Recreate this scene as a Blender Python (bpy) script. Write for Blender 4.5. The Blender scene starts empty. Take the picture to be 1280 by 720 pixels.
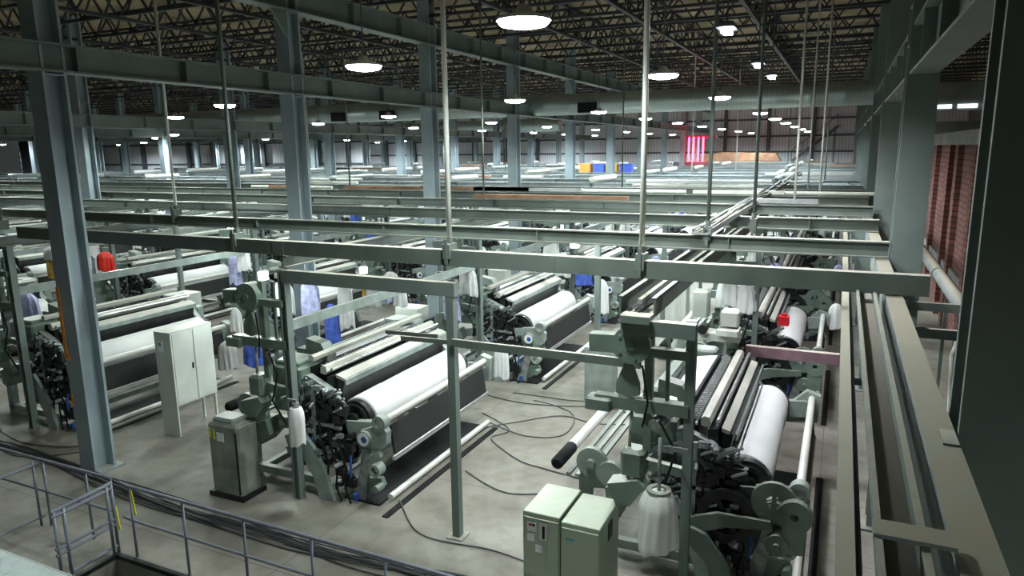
import bpy, math, random
from mathutils import Vector, Matrix
R = random.Random(7)
S = bpy.context.scene
COL = S.collection
PI = math.pi

# ------------------------------------------------------------------ materials
def newmat(name):
    m = bpy.data.materials.new(name); m.use_nodes = True
    nt = m.node_tree; b = nt.nodes['Principled BSDF']
    return m, nt, b

def mat(name, col, rough=.55, metal=0., var=.18, scale=3., dust=0., bump=0., dustcol=(.33, .31, .25), spec=.5):
    """noise-mottled paint; dust = how much dust lies on upward faces"""
    m, nt, b = newmat(name)
    N, L = nt.nodes, nt.links
    tc = N.new('ShaderNodeTexCoord')
    no = N.new('ShaderNodeTexNoise'); no.inputs['Scale'].default_value = scale; no.inputs['Detail'].default_value = 6
    L.new(tc.outputs['Object'], no.inputs['Vector'])
    r = N.new('ShaderNodeValToRGB')
    r.color_ramp.elements[0].position = .32; r.color_ramp.elements[1].position = .7
    r.color_ramp.elements[0].color = [c * (1 - var) for c in col] + [1]
    r.color_ramp.elements[1].color = [min(1, c * (1 + var)) for c in col] + [1]
    L.new(no.outputs['Fac'], r.inputs['Fac'])
    out = r.outputs['Color']
    if dust > 0:
        g = N.new('ShaderNodeNewGeometry'); s = N.new('ShaderNodeSeparateXYZ'); L.new(g.outputs['Normal'], s.inputs[0])
        mr = N.new('ShaderNodeMapRange'); mr.inputs[1].default_value = .6; mr.inputs[2].default_value = .95
        mr.inputs[3].default_value = 0; mr.inputs[4].default_value = dust
        L.new(s.outputs['Z'], mr.inputs[0])
        n2 = N.new('ShaderNodeTexNoise'); n2.inputs['Scale'].default_value = 7; n2.inputs['Detail'].default_value = 8
        L.new(tc.outputs['Object'], n2.inputs['Vector'])
        m2 = N.new('ShaderNodeMapRange'); m2.inputs[1].default_value = .25; m2.inputs[2].default_value = .6; m2.inputs[3].default_value = .55
        L.new(n2.outputs['Fac'], m2.inputs[0])
        mu = N.new('ShaderNodeMath'); mu.operation = 'MULTIPLY'; L.new(mr.outputs[0], mu.inputs[0]); L.new(m2.outputs[0], mu.inputs[1])
        mx = N.new('ShaderNodeMixRGB'); L.new(mu.outputs[0], mx.inputs[0]); L.new(out, mx.inputs[1])
        mx.inputs[2].default_value = list(dustcol) + [1]
        out = mx.outputs[0]
    L.new(out, b.inputs['Base Color'])
    b.inputs['Roughness'].default_value = rough; b.inputs['Metallic'].default_value = metal
    b.inputs['Specular IOR Level'].default_value = spec
    if bump:
        bp = N.new('ShaderNodeBump'); bp.inputs['Strength'].default_value = bump; bp.inputs['Distance'].default_value = .01
        L.new(no.outputs['Fac'], bp.inputs['Height']); L.new(bp.outputs[0], b.inputs['Normal'])
    return m

def stripes(name, c1, c2, axis, freq, rough=.5, metal=0.):
    m, nt, b = newmat(name); N, L = nt.nodes, nt.links
    tc = N.new('ShaderNodeTexCoord'); w = N.new('ShaderNodeTexWave'); w.bands_direction = axis
    w.inputs['Scale'].default_value = freq; w.inputs['Distortion'].default_value = .6; w.inputs['Detail'].default_value = 2
    L.new(tc.outputs['Object'], w.inputs['Vector'])
    r = N.new('ShaderNodeValToRGB'); r.color_ramp.elements[0].color = list(c1) + [1]; r.color_ramp.elements[1].color = list(c2) + [1]
    L.new(w.outputs['Fac'], r.inputs['Fac']); L.new(r.outputs[0], b.inputs['Base Color'])
    b.inputs['Roughness'].default_value = rough; b.inputs['Metallic'].default_value = metal
    return m

def emat(name, col, st):
    m, nt, b = newmat(name)
    b.inputs['Base Color'].default_value = list(col) + [1]
    b.inputs['Emission Color'].default_value = list(col) + [1]; b.inputs['Emission Strength'].default_value = st
    return m

def floor_mat():
    m, nt, b = newmat('stained_concrete'); N, L = nt.nodes, nt.links
    tc = N.new('ShaderNodeTexCoord')
    n1 = N.new('ShaderNodeTexNoise'); n1.inputs['Scale'].default_value = .45; n1.inputs['Detail'].default_value = 9; n1.inputs['Roughness'].default_value = .62
    n2 = N.new('ShaderNodeTexNoise'); n2.inputs['Scale'].default_value = 3.5; n2.inputs['Detail'].default_value = 10
    L.new(tc.outputs['Object'], n1.inputs['Vector']); L.new(tc.outputs['Object'], n2.inputs['Vector'])
    r1 = N.new('ShaderNodeValToRGB'); e = r1.color_ramp.elements
    e[0].position = .3; e[0].color = (.12, .106, .08, 1); e[1].position = .62; e[1].color = (.25, .243, .208, 1)
    L.new(n1.outputs['Fac'], r1.inputs['Fac'])
    r2 = N.new('ShaderNodeValToRGB'); r2.color_ramp.elements[0].position = .34; r2.color_ramp.elements[1].position = .56
    r2.color_ramp.elements[0].color = (.80, .78, .74, 1); r2.color_ramp.elements[1].color = (1, 1, 1, 1)
    L.new(n2.outputs['Fac'], r2.inputs['Fac'])
    mx = N.new('ShaderNodeMixRGB'); mx.blend_type = 'MULTIPLY'; mx.inputs[0].default_value = 1
    L.new(r1.outputs[0], mx.inputs[1]); L.new(r2.outputs[0], mx.inputs[2])
    # slab joints
    br = N.new('ShaderNodeTexBrick'); br.offset = 0; br.inputs['Scale'].default_value = 1
    br.inputs['Brick Width'].default_value = 3.1; br.inputs['Row Height'].default_value = 3.05; br.inputs['Mortar Size'].default_value = .006
    br.inputs['Color1'].default_value = (1, 1, 1, 1); br.inputs['Color2'].default_value = (.93, .93, .93, 1); br.inputs['Mortar'].default_value = (.35, .35, .33, 1)
    L.new(tc.outputs['Object'], br.inputs['Vector'])
    m3 = N.new('ShaderNodeMixRGB'); m3.blend_type = 'MULTIPLY'; m3.inputs[0].default_value = 1
    L.new(mx.outputs[0], m3.inputs[1]); L.new(br.outputs['Color'], m3.inputs[2])
    L.new(m3.outputs[0], b.inputs['Base Color'])
    b.inputs['Roughness'].default_value = .62
    bp = N.new('ShaderNodeBump'); bp.inputs['Strength'].default_value = .15; L.new(n2.outputs['Fac'], bp.inputs['Height']); L.new(bp.outputs[0], b.inputs['Normal'])
    return m

def brick_mat():
    m, nt, b = newmat('red_brick'); N, L = nt.nodes, nt.links
    tc = N.new('ShaderNodeTexCoord'); sp = N.new('ShaderNodeSeparateXYZ'); cb = N.new('ShaderNodeCombineXYZ')
    L.new(tc.outputs['Object'], sp.inputs[0]); L.new(sp.outputs['Y'], cb.inputs['X']); L.new(sp.outputs['Z'], cb.inputs['Y'])
    br = N.new('ShaderNodeTexBrick'); L.new(cb.outputs[0], br.inputs['Vector']); br.inputs['Scale'].default_value = 1
    br.inputs['Brick Width'].default_value = .5; br.inputs['Row Height'].default_value = .16; br.inputs['Mortar Size'].default_value = .02
    br.inputs['Color1'].default_value = (.27, .10, .07, 1); br.inputs['Color2'].default_value = (.17, .065, .05, 1); br.inputs['Mortar'].default_value = (.07, .045, .04, 1)
    L.new(br.outputs['Color'], b.inputs['Base Color']); b.inputs['Roughness'].default_value = .85
    return m

def roof_mat():
    m, nt, b = newmat('tan_roof_insulation'); N, L = nt.nodes, nt.links
    tc = N.new('ShaderNodeTexCoord'); v = N.new('ShaderNodeTexNoise'); v.inputs['Scale'].default_value = .9; v.inputs['Detail'].default_value = 5
    L.new(tc.outputs['Object'], v.inputs['Vector'])
    r = N.new('ShaderNodeValToRGB'); r.color_ramp.elements[0].position = .3; r.color_ramp.elements[0].color = (.18, .14, .08, 1)
    r.color_ramp.elements[1].position = .65; r.color_ramp.elements[1].color = (.40, .32, .19, 1)
    L.new(v.outputs['Fac'], r.inputs['Fac']); L.new(r.outputs[0], b.inputs['Base Color']); b.inputs['Roughness'].default_value = .9
    return m

M = dict(
    steel=mat('grey_green_steel_paint', (.135, .17, .155), .5, var=.15, scale=1.6, dust=.85),
    steel_blue=mat('blue_grey_column_paint', (.25, .31, .335), .5, var=.14, scale=1.3, dust=.6),
    beam=mat('dusty_beam_paint', (.10, .125, .11), .55, var=.18, scale=2.2, dust=1., dustcol=(.36, .35, .29)),
    farbeam=mat('far_lightened_beam_paint', (.24, .28, .28), .5, var=.2, scale=1.1, dust=.9, dustcol=(.45, .46, .44)),  # paler copy of the beam paint, distant brightness put into the colour
    dustbeam=mat('thick_dust_beam', (.20, .23, .22), .7, var=.15, scale=3, dust=1., dustcol=(.25, .23, .165)),
    pinkbeam=mat('faded_mauve_paint', (.33, .19, .24), .6, var=.25, scale=4, dust=.9),
    loom=mat('loom_grey_enamel', (.24, .29, .265), .42, var=.2, scale=4.5, dust=.3, dustcol=(.42, .42, .36)),
    loomgreen=mat('loom_green_enamel', (.125, .175, .145), .42, var=.2, scale=4, dust=.55, dustcol=(.36, .38, .32)),
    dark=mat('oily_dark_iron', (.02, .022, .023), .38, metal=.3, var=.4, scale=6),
    iron=mat('worn_cast_iron', (.26, .29, .29), .35, metal=.35, var=.4, scale=8),
    steelbar=mat('bright_steel', (.55, .57, .56), .3, metal=.75, var=.12, scale=5),
    pipe=mat('satin_pale_pipe', (.60, .61, .56), .4, metal=.15, var=.1, scale=4),
    cream=mat('cream_guard_paint', (.48, .48, .42), .45, var=.14, scale=2.2, bump=.1),
    fabric=mat('white_woven_fabric', (.66, .68, .665), .9, var=.05, scale=2, bump=.25),
    greycloth=mat('grey_cotton', (.5, .51, .5), .9, var=.15, scale=5),
    bluecloth=mat('royal_blue_cloth', (.05, .10, .42), .85, var=.35, scale=9),
    lilac=mat('lilac_work_cloth', (.34, .36, .54), .85, var=.3, scale=8),
    redcloth=mat('red_plastic', (.62, .03, .02), .45, var=.2, scale=5),
    gold=mat('mustard_cloth', (.55, .33, .06), .85, var=.3, scale=9),
    teal=mat('teal_cloth', (.05, .35, .38), .85, var=.3, scale=9),
    cabinet=mat('sage_cabinet_enamel', (.33, .40, .31), .4, var=.08, scale=2.5, dust=.45, dustcol=(.55, .57, .45)),
    cabwhite=mat('off_white_cabinet_enamel', (.56, .60, .55), .42, var=.06, scale=2.5, dust=.5, dustcol=(.45, .42, .32)),
    cabold=mat('grimy_grey_cabinet', (.21, .235, .2), .55, var=.35, scale=3, dust=.4),
    rail=mat('railing_grey_paint', (.15, .165, .2), .4, metal=.2, var=.15, scale=5),
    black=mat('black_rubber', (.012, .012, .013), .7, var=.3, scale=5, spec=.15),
    cable=mat('dark_cable_jacket', (.05, .055, .06), .5, var=.2, scale=5),
    joist=mat('black_joist_paint', (.028, .03, .034), .6, var=.3, scale=3),
    duct=stripes('spiral_galvanised_duct', (.30, .36, .35), (.42, .48, .46), 'X', 4.5, .36, .6),
    warp=stripes('dark_warp_ribs', (.01, .01, .01), (.028, .03, .029), 'Y', 9., .9),
    heald=stripes('heald_heads', (.03, .03, .03), (.6, .62, .62), 'Y', 11., .35, .4),
    label=mat('paper_label', (.75, .76, .76), .7, var=.12, scale=30),
    red=mat('red_enamel', (.5, .012, .02), .4),
    orange=mat('orange_paint_patch', (.62, .24, .04), .6, var=.3, scale=9),
    yellow=mat('yellow_tape', (.62, .58, .02), .5),
    blue=mat('blue_pneumatic_hose', (.02, .08, .3), .4),
    tarp=mat('pale_ribbed_sheet', (.50, .58, .57), .45, var=.1, scale=6, bump=.4),
    wallpanel=stripes('ribbed_white_cladding', (.44, .46, .48), (.62, .64, .66), 'X', 1.2, .6),
    darkwall=mat('dark_side_cladding', (.12, .125, .125), .8),
    girt=mat('dark_girt_steel', (.06, .07, .08), .6),
    concrete=mat('bare_concrete_wall', (.27, .27, .25), .85, var=.2, scale=1.2),
    timber=mat('brown_boards', (.22, .12, .07), .8, var=.3, scale=2),
    lamp=emat('lamp_lens', (.93, 1., 1.), 42.),
    redlamp=emat('red_lamp_tube', (1., .02, .08), 30.),
    winlight=emat('daylit_pane', (.8, .93, 1.), 2.4),
    housing=mat('white_lamp_housing', (.6, .62, .62), .5),
    floor=floor_mat(), brick=brick_mat(), roof=roof_mat(),
)

# ------------------------------------------------------------------ mesh builder
class MB:
    def __init__(s): s.v = []; s.f = []; s.sm = []
    def add(s, vs, fs, smooth=False):
        b = len(s.v); s.v += [tuple(x) for x in vs]
        s.f += [tuple(b + i for i in f) for f in fs]; s.sm += [smooth] * len(fs); return s
    def box(s, x0, y0, z0, x1, y1, z1):
        vs = [(x, y, z) for x in (x0, x1) for y in (y0, y1) for z in (z0, z1)]
        return s.add(vs, [(0, 1, 3, 2), (4, 6, 7, 5), (0, 4, 5, 1), (2, 3, 7, 6), (0, 2, 6, 4), (1, 5, 7, 3)])
    def bev(s, x0, y0, z0, x1, y1, z1, c=.02):
        """box with chamfered vertical and top edges"""
        def ring(i, z): return [(x0 + i + c, y0 + i, z), (x1 - i - c, y0 + i, z), (x1 - i, y0 + i + c, z), (x1 - i, y1 - i - c, z), (x1 - i - c, y1 - i, z), (x0 + i + c, y1 - i, z), (x0 + i, y1 - i - c, z), (x0 + i, y0 + i + c, z)]
        vs = ring(0, z0) + ring(0, z1 - c) + ring(c, z1)
        fs = [tuple(range(7, -1, -1)), tuple(range(16, 24))]
        for k in (0, 8):
            for i in range(8): j = (i + 1) % 8; fs.append((k + i, k + j, k + 8 + j, k + 8 + i))
        return s.add(vs, fs)
    def basis(s, p0, p1):
        p0 = Vector(p0); p1 = Vector(p1); d = (p1 - p0).normalized()
        ref = Vector((0, 0, 1)) if abs(d.z) < .95 else Vector((1, 0, 0))
        a = d.cross(ref).normalized(); b = a.cross(d).normalized()
        return p0, p1, a, b
    def bar(s, p0, p1, w, h, oa=0, ob=0):
        """rectangular bar, w across, h up, shifted by oa across and ob up"""
        p0, p1, a, b = s.basis(p0, p1); c = a * oa + b * ob
        q = [a * -w / 2 + b * -h / 2, a * w / 2 + b * -h / 2, a * w / 2 + b * h / 2, a * -w / 2 + b * h / 2]
        vs = [p0 + c + k for k in q] + [p1 + c + k for k in q]
        return s.add(vs, [(3, 2, 1, 0), (4, 5, 6, 7)] + [(i, (i + 1) % 4, 4 + (i + 1) % 4, 4 + i) for i in range(4)])
    def ibeam(s, p0, p1, w, h, t=.025):
        s.bar(p0, p1, w, t, 0, h / 2 - t / 2); s.bar(p0, p1, w, t, 0, -h / 2 + t / 2); s.bar(p0, p1, t, h - 2 * t); return s
    def cyl(s, p0, p1, r, n=16, r1=None, caps=True):
        p0, p1, a, b = s.basis(p0, p1); r1 = r if r1 is None else r1
        c = [(math.cos(2 * PI * i / n), math.sin(2 * PI * i / n)) for i in range(n)]
        vs = [p0 + (a * x + b * y) * r for x, y in c] + [p1 + (a * x + b * y) * r1 for x, y in c]
        s.add(vs, [(i, (i + 1) % n, n + (i + 1) % n, n + i) for i in range(n)], True)
        if caps: s.add(vs, [tuple(range(n - 1, -1, -1)), tuple(range(n, 2 * n))])
        return s
    def lathe(s, p0, p1, prof, n=24):
        """prof = [(t 0..1 along, radius)]"""
        p0, p1, a, b = s.basis(p0, p1); d = p1 - p0; vs = []
        for t, r in prof:
            for i in range(n): vs.append(p0 + d * t + (a * math.cos(2 * PI * i / n) + b * math.sin(2 * PI * i / n)) * r)
        fs = [(k * n + i, k * n + (i + 1) % n, (k + 1) * n + (i + 1) % n, (k + 1) * n + i) for k in range(len(prof) - 1) for i in range(n)]
        s.add(vs, fs, True)
        s.add(vs[:n], [tuple(range(n - 1, -1, -1))]); s.add(vs[-n:], [tuple(range(n))]); return s
    def tube(s, pts, r, n=6):
        pts = [Vector(p) for p in pts]; vs = []; m = len(pts); a = None
        for i, p in enumerate(pts):
            d = (pts[min(i + 1, m - 1)] - pts[max(i - 1, 0)]).normalized()
            if a is None: a = d.cross(Vector((0, 0, 1)) if abs(d.z) < .9 else Vector((1, 0, 0))).normalized()
            else: a = (a - d * a.dot(d)).normalized()
            b = d.cross(a)
            vs += [p + (a * math.cos(2 * PI * k / n) + b * math.sin(2 * PI * k / n)) * r for k in range(n)]
        fs = [(i * n + k, i * n + (k + 1) % n, (i + 1) * n + (k + 1) % n, (i + 1) * n + k) for i in range(m - 1) for k in range(n)]
        s.add(vs, fs, True); s.add(vs[:n], [tuple(range(n - 1, -1, -1))]); s.add(vs[-n:], [tuple(range(n))]); return s
    def prism(s, poly, y0, y1):
        """polygon in (x, z) extruded along y"""
        n = len(poly); vs = [(x, y0, z) for x, z in poly] + [(x, y1, z) for x, z in poly]
        return s.add(vs, [tuple(range(n - 1, -1, -1)), tuple(range(n, 2 * n))] + [(i, (i + 1) % n, n + (i + 1) % n, n + i) for i in range(n)])
    def ring(s, c, axis, ro, ri, w, n=20):
        c = Vector(c); ax = Vector(axis).normalized(); p0, p1, a, b = s.basis(c - ax * w / 2, c + ax * w / 2)
        vs = []
        for p, r in ((p0, ro), (p1, ro), (p1, ri), (p0, ri)):
            vs += [p + (a * math.cos(2 * PI * i / n) + b * math.sin(2 * PI * i / n)) * r for i in range(n)]
        return s.add(vs, [(k * n + i, k * n + (i + 1) % n, ((k + 1) % 4) * n + (i + 1) % n, ((k + 1) % 4) * n + i) for k in range(4) for i in range(n)])
    def mesh(s, name, m):
        me = bpy.data.meshes.new(name); me.from_pydata([tuple(x) for x in s.v], [], s.f)
        me.polygons.foreach_set('use_smooth', s.sm); me.materials.append(m)
        if any(s.sm):
            import bmesh
            bm = bmesh.new(); bm.from_mesh(me); bmesh.ops.remove_doubles(bm, verts=bm.verts, dist=1e-5)
            bmesh.ops.recalc_face_normals(bm, faces=bm.faces)
            for e in bm.edges:
                if len(e.link_faces) == 2 and e.calc_face_angle(0) > .7: e.smooth = False
            bm.to_mesh(me); bm.free()
        else:
            import bmesh
            bm = bmesh.new(); bm.from_mesh(me); bmesh.ops.recalc_face_normals(bm, faces=bm.faces); bm.to_mesh(me); bm.free()
        me.update(); return me
    def obj(s, name, m, parent=None, loc=None):
        o = bpy.data.objects.new(name, s.mesh(name, M[m] if isinstance(m, str) else m)); COL.objects.link(o)
        if parent is not None: o.parent = parent
        if loc: o.location = loc
        return o

def tag(o, label, cat, group=None, kind='thing'):
    o['label'] = label; o['category'] = cat
    if group: o['group'] = group
    if kind: o['kind'] = kind
    return o
def thing(name, label, cat, loc=(0, 0, 0), group=None, kind='thing'):
    o = bpy.data.objects.new(name, None); COL.objects.link(o); o.location = loc; o.empty_display_size = .2
    return tag(o, label, cat, group, kind)
KIDS = {}
def dup(root, loc, label, group=None, rot=None):
    r = root.copy(); COL.objects.link(r); r.location = loc; r['label'] = label
    if rot is not None: r.rotation_euler = (0, 0, rot)
    if group: r['group'] = group
    elif 'group' in r: del r['group']
    if root.name not in KIDS: KIDS[root.name] = [(c, list(c.children)) for c in root.children]
    for ch, gg in KIDS[root.name]:
        c = ch.copy(); COL.objects.link(c); c.parent = r
        for g in gg:
            d = g.copy(); COL.objects.link(d); d.parent = c
    return r
def struct(name, mb, m, parent=None):
    o = mb.obj(name, m, parent)
    if parent is None: o['kind'] = 'structure'
    return o
ORD = 'nearest second third fourth fifth sixth seventh eighth ninth tenth eleventh twelfth thirteenth fourteenth fifteenth sixteenth seventeenth eighteenth nineteenth twentieth'.split()
def od(i):
    if i == 0: return 'first'
    if i < 20: return ORD[i]
    t = ['twenty', 'thirty', 'forty', 'fifty'][i // 10 - 2 + (1 if i % 10 == 9 else 0)] if False else None
    tens = {2: 'twenty', 3: 'thirty', 4: 'forty', 5: 'fifty'}[(i + 1) // 10]; u = (i + 1) % 10
    return {2: 'twentieth', 3: 'thirtieth', 4: 'fortieth', 5: 'fiftieth'}[(i + 1) // 10] if u == 0 else tens + '-' + (['first'] + ORD[1:])[u - 1]

# ------------------------------------------------------------------ camera
H = 5.2; F = 884.3
yaw, pit, rol = -0.435370722, 0.192231956, -0.0124938603
f = Vector((math.sin(yaw) * math.cos(pit), math.cos(yaw) * math.cos(pit), -math.sin(pit)))
r = Vector((math.cos(yaw), -math.sin(yaw), 0)); u = r.cross(f)
r2 = r * math.cos(rol) + u * math.sin(rol); u2 = -r * math.sin(rol) + u * math.cos(rol)
cd = bpy.data.cameras.new('camera'); cam = bpy.data.objects.new('camera', cd); COL.objects.link(cam)
cam.matrix_world = Matrix(((r2.x, u2.x, -f.x, 0), (r2.y, u2.y, -f.y, 0), (r2.z, u2.z, -f.z, H), (0, 0, 0, 1)))
cd.sensor_width = 36; cd.lens = F / 1280 * 36; cd.clip_end = 300; cd.clip_start = .05
S.camera = cam
def px(p):
    d = Vector(p) - Vector((0, 0, H)); z = d.dot(f)
    return (640 + F * d.dot(r2) / z, 360 - F * d.dot(u2) / z) if z > .1 else (1e6, 1e6)
def inview(p, m=120):
    x, y = px(p); return -m < x < 1280 + m and -m < y < 720 + m

# ------------------------------------------------------------------ setting
XL, XR, Y0, Y1, ZC = -82., 9., -12., 70., 9.75
b = MB()
b.box(XL, 5.45, -.3, XR, Y1, 0).box(XL, Y0, -.3, -8.3, 5.45, 0).box(-4.6, Y0, -.3, XR, 5.45, 0).box(-8.3, Y0, -.3, -4.6, 4.3, 0)
struct('floor', b, 'floor')
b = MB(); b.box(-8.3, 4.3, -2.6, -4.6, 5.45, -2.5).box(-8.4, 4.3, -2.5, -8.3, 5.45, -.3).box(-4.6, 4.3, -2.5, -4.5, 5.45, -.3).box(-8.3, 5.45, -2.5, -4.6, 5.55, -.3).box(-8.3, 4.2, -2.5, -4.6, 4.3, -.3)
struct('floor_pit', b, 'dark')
b = MB(); b.box(-8.36, 4.3, 0, -8.3, 5.5, .06).box(-8.3, 5.45, 0, -4.6, 5.51, .06); struct('trim_1', b, 'dark')
struct('ceiling', MB().box(XL, Y0, ZC, XR, Y1, ZC + .2), 'roof')
struct('wall_left', MB().box(XL - .2, Y0, 0, XL, Y1, ZC), 'wallpanel')
struct('wall_right', MB().box(XR, Y0, 0, XR + .2, Y1, ZC), 'darkwall')
wf = struct('wall_far', MB().box(XL, Y1, 0, XR, Y1 + .2, ZC), 'wallpanel')
b = MB()
for z in (3.2, 4.7, 6.1, 7.6): b.box(XL, Y1 - .14, z, 1.2, Y1, z + .16)
for i in range(22): b.box(1 - i * 3.8, Y1 - .35, 0, 1.3 - i * 3.8, Y1 - .14, ZC)
b.obj('girt', 'girt', wf)
# pale partition beyond the looms on the far-left side
wp = struct('wall_partition', MB().box(-80, 54, 0, -40, 54.2, 6.3), 'wallpanel')
b = MB()
for z in (3.3, 4.1, 6.1): b.box(-80, 53.85, z, -40, 54, z + .15)
for i in range(12): b.box(-79 + i * 3.4, 53.6, 0, -78.6 + i * 3.4, 53.85, 6.6)
b.obj('girt', 'girt', wp)

# brick annex wall on the right
b = MB(); b.box(3.0, 12, 0, 3.25, 25.6, 5.2).box(3.0, 26.6, 0, 3.25, 31, 5.2).box(3.0, 25.6, 0, 3.25, 26.6, 3.4)
for y in (14, 17.2, 20.4, 23.4, 28.6): b.box(2.86, y, 0, 3.0, y + .45, 5.2)
b.box(2.86, 25.2, 0, 3.0, 25.6, 5.2)
wb = struct('wall_brick', b, 'brick')
MB().box(2.7, 12, 5.2, 3.4, 31, 5.55).obj('coping', 'concrete', wb)
MB().box(2.92, 12, 1.55, 3.0, 31, 1.75).obj('band', 'concrete', wb)
b = MB(); b.box(1.1, 33, 0, 8, 33.2, 3.0).box(1.1, 33, 5.2, 8, 33.2, 6.1).box(1.1, 33, 6.5, 8, 33.2, 7.6)
struct('wall_annex', b, 'concrete')
b = MB()
for i in range(8): b.box(1.3 + i * .85, 32.96, 6.6, 1.95 + i * .85, 32.995, 6.74)
o = struct('window_1', b, 'winlight')

# ------------------------------------------------------------------ roof joists and roof girders
def joist_mesh(L, depth, pitch):
    b = MB(); n = int(L / pitch)
    b.bar((0, 0, depth), (L, 0, depth), .1, .08); b.bar((0, 0, 0), (L, 0, 0), .11, .08)
    for i in range(n):
        x = i * pitch
        b.bar((x, 0, 0), (x + pitch / 2, 0, depth), .045, .045); b.bar((x + pitch / 2, 0, depth), (x + pitch, 0, 0), .045, .045)
    return b
b = joist_mesh(87, .62, .9); b2 = MB()
j0 = b.obj('roof_joist', 'joist', None, (-80, 10, 9.0))
tag(j0, 'black open-web roof joist, first above the railing end of the hall', 'roof joist', 'open-web joists under the roof')
n = 1; y = 12.1
while y < 69:
    o = j0.copy(); COL.objects.link(o); o.location = (-80 + (n % 3) * .3, y, 9.0)
    o['label'] = 'black open-web roof joist, %s counting from the railing end of the hall' % od(n); n += 1
    y += 2.1 if n < 20 else 2.4
b = joist_mesh(60, .85, 1.2)
g0 = None
for i, x in enumerate((-2.6, -5.6, -8.4, -14.6, -18.0, -22.4, -28., -33.6, -39., -44.8)):
    if g0 is None: g0 = o = b.obj('roof_girder', 'joist', None, (x, 9, 8.82))
    else: o = g0.copy(); COL.objects.link(o); o.location = (x, 9, 8.82)
    o.rotation_euler = (0, 0, PI / 2)
    tag(o, 'black lattice roof girder running down the hall, %s out from the brick wall' % od(i), 'roof girder', 'lattice girders along the hall')

# ------------------------------------------------------------------ columns and main beams
def hcol(h, w=.36, d=.38, t=.045):
    b = MB(); b.box(-w / 2, 0, 0, w / 2, t, h).box(-w / 2, d - t, 0, w / 2, d, h).box(-t / 2, t, 0, t / 2, d - t, h); return b
def col_thing(x, y, h, m, label, group, z0=0.):
    t = thing('steel_column', label, 'column', (x, y, z0), group)
    hcol(h).obj('shaft', m, t)
    MB().box(-.28, -.1, 0, .28, .48, .03).obj('base_plate', m, t)
    [MB().box(-.18, .045, z, .18, .335, z + .02).obj('stiffener', m, t) for z in (6.4, 6.86)]
    return t
LY = [7.0, 12.35, 18.1, 24.0, 30.0, 36.1, 42.2, 48.3, 54.4, 60.5]
RY = [4.0 + 6.2 * i for i in range(11)]
cp = {}
def place_cols(xs, ys, m, where, group, h=9.5):
    c0 = None
    for i, y in enumerate(ys):
        if not (inview((xs, y, 2)) or inview((xs, y, 5)) or inview((xs, y, 8))): continue
        lab = 'grey steel column, %s from the railing, %s' % (od(i), where)
        if c0 is None: c0 = col_thing(xs, y, h, m, lab, group)
        else: dup(c0, (xs, y, 0), lab, group)
place_cols(-11.1, LY, 'steel_blue', 'first inner column line', 'columns of the inner line')
place_cols(.80, RY, 'steel', 'line beside the brick wall', 'columns beside the brick annex')
for i, x in enumerate((-22.4, -33.6, -44.8, -56.)):
    place_cols(x, [9.2 + 6.08 * k for k in range(10)], 'steel_blue', ('second inner column line', 'third inner column line', 'fourth inner column line', 'outermost column line')[i], 'columns of the %s line' % od(i + 1))
o = MB().box(-11.28, 6.985, 1.95, -11.21, 6.999, 3.15).box(-11.27, 6.985, 1.15, -11.23, 6.999, 1.35).box(-11.21, 6.985, 1.95, -11.16, 6.999, 2.05)
o = o.obj('paint_patch', 'orange'); tag(o, 'orange paint streak on the face of the nearest blue-grey column', 'paint streak')

def main_beam(x, ya, yb, z0, z1, label, name='main_beam', w=.3):
    t = thing(name, label, 'beam', (x, ya, (z0 + z1) / 2))
    MB().ibeam((0, 0, 0), (0, yb - ya, 0), w, z1 - z0, .03).obj('flanged_section', 'steel', t)
    k = 0; y = 1.4
    while y < yb - ya and k < 24:
        MB().box(-w / 2 + .01, y, -(z1 - z0) / 2 + .03, w / 2 - .01, y + .02, (z1 - z0) / 2 - .03).obj('web_stiffener', 'steel', t); y += 2.03 if k % 3 else 2.02; k += 1
    return t
main_beam(-10.95, -2, 66, 6.44, 6.86, 'long green-grey steel beam through the first inner column line, low of the two')
main_beam(-10.95, 5, 66, 8.15, 8.68, 'high green-grey steel beam under the roof over the first inner column line', w=.34)
main_beam(-22.2, 6, 66, 6.1, 6.5, 'long steel beam joining the second column line')
main_beam(-33.4, 14, 66, 6.1, 6.5, 'long steel beam joining the third column line')
main_beam(-44.6, 20, 53.5, 6.1, 6.5, 'long steel beam joining the fourth column line')
for i in range(-1, 9):
    ya = RY[0] + 6.2 * i + .38; yb = ya + 5.82
    t = thing('wall_line_beam', 'deep steel beam between columns beside the brick annex, %s bay from the railing end' % od(i + 1), 'beam', (.80, ya, 6.3), 'beams between the annex-side columns')
    MB().ibeam((0, 0, 0), (0, yb - ya, 0), .3, .6, .03).obj('flanged_section', 'steel', t)
    [MB().box(-.14, k, -.27, .14, k + .02, .27).obj('web_stiffener', 'steel', t) for k in (1.2, 2.9, 4.6)]
    t.location.z = 6.35
# haunch brackets at upper beam
for i in range(1, 7):
    o = MB().prism([(0, 0), (.0, -.5), (.05, -.5), (.45, -.03), (.45, 0)], -.02, .02).obj('haunch_bracket', 'steel', None, (-10.92, LY[i] - .02, 8.14))
    o.rotation_euler = (0, 0, -PI / 2)
    tag(o, 'triangular haunch bracket under the high beam at the %s inner column' % od(i), 'bracket', 'haunch brackets under the high beam')

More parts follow.
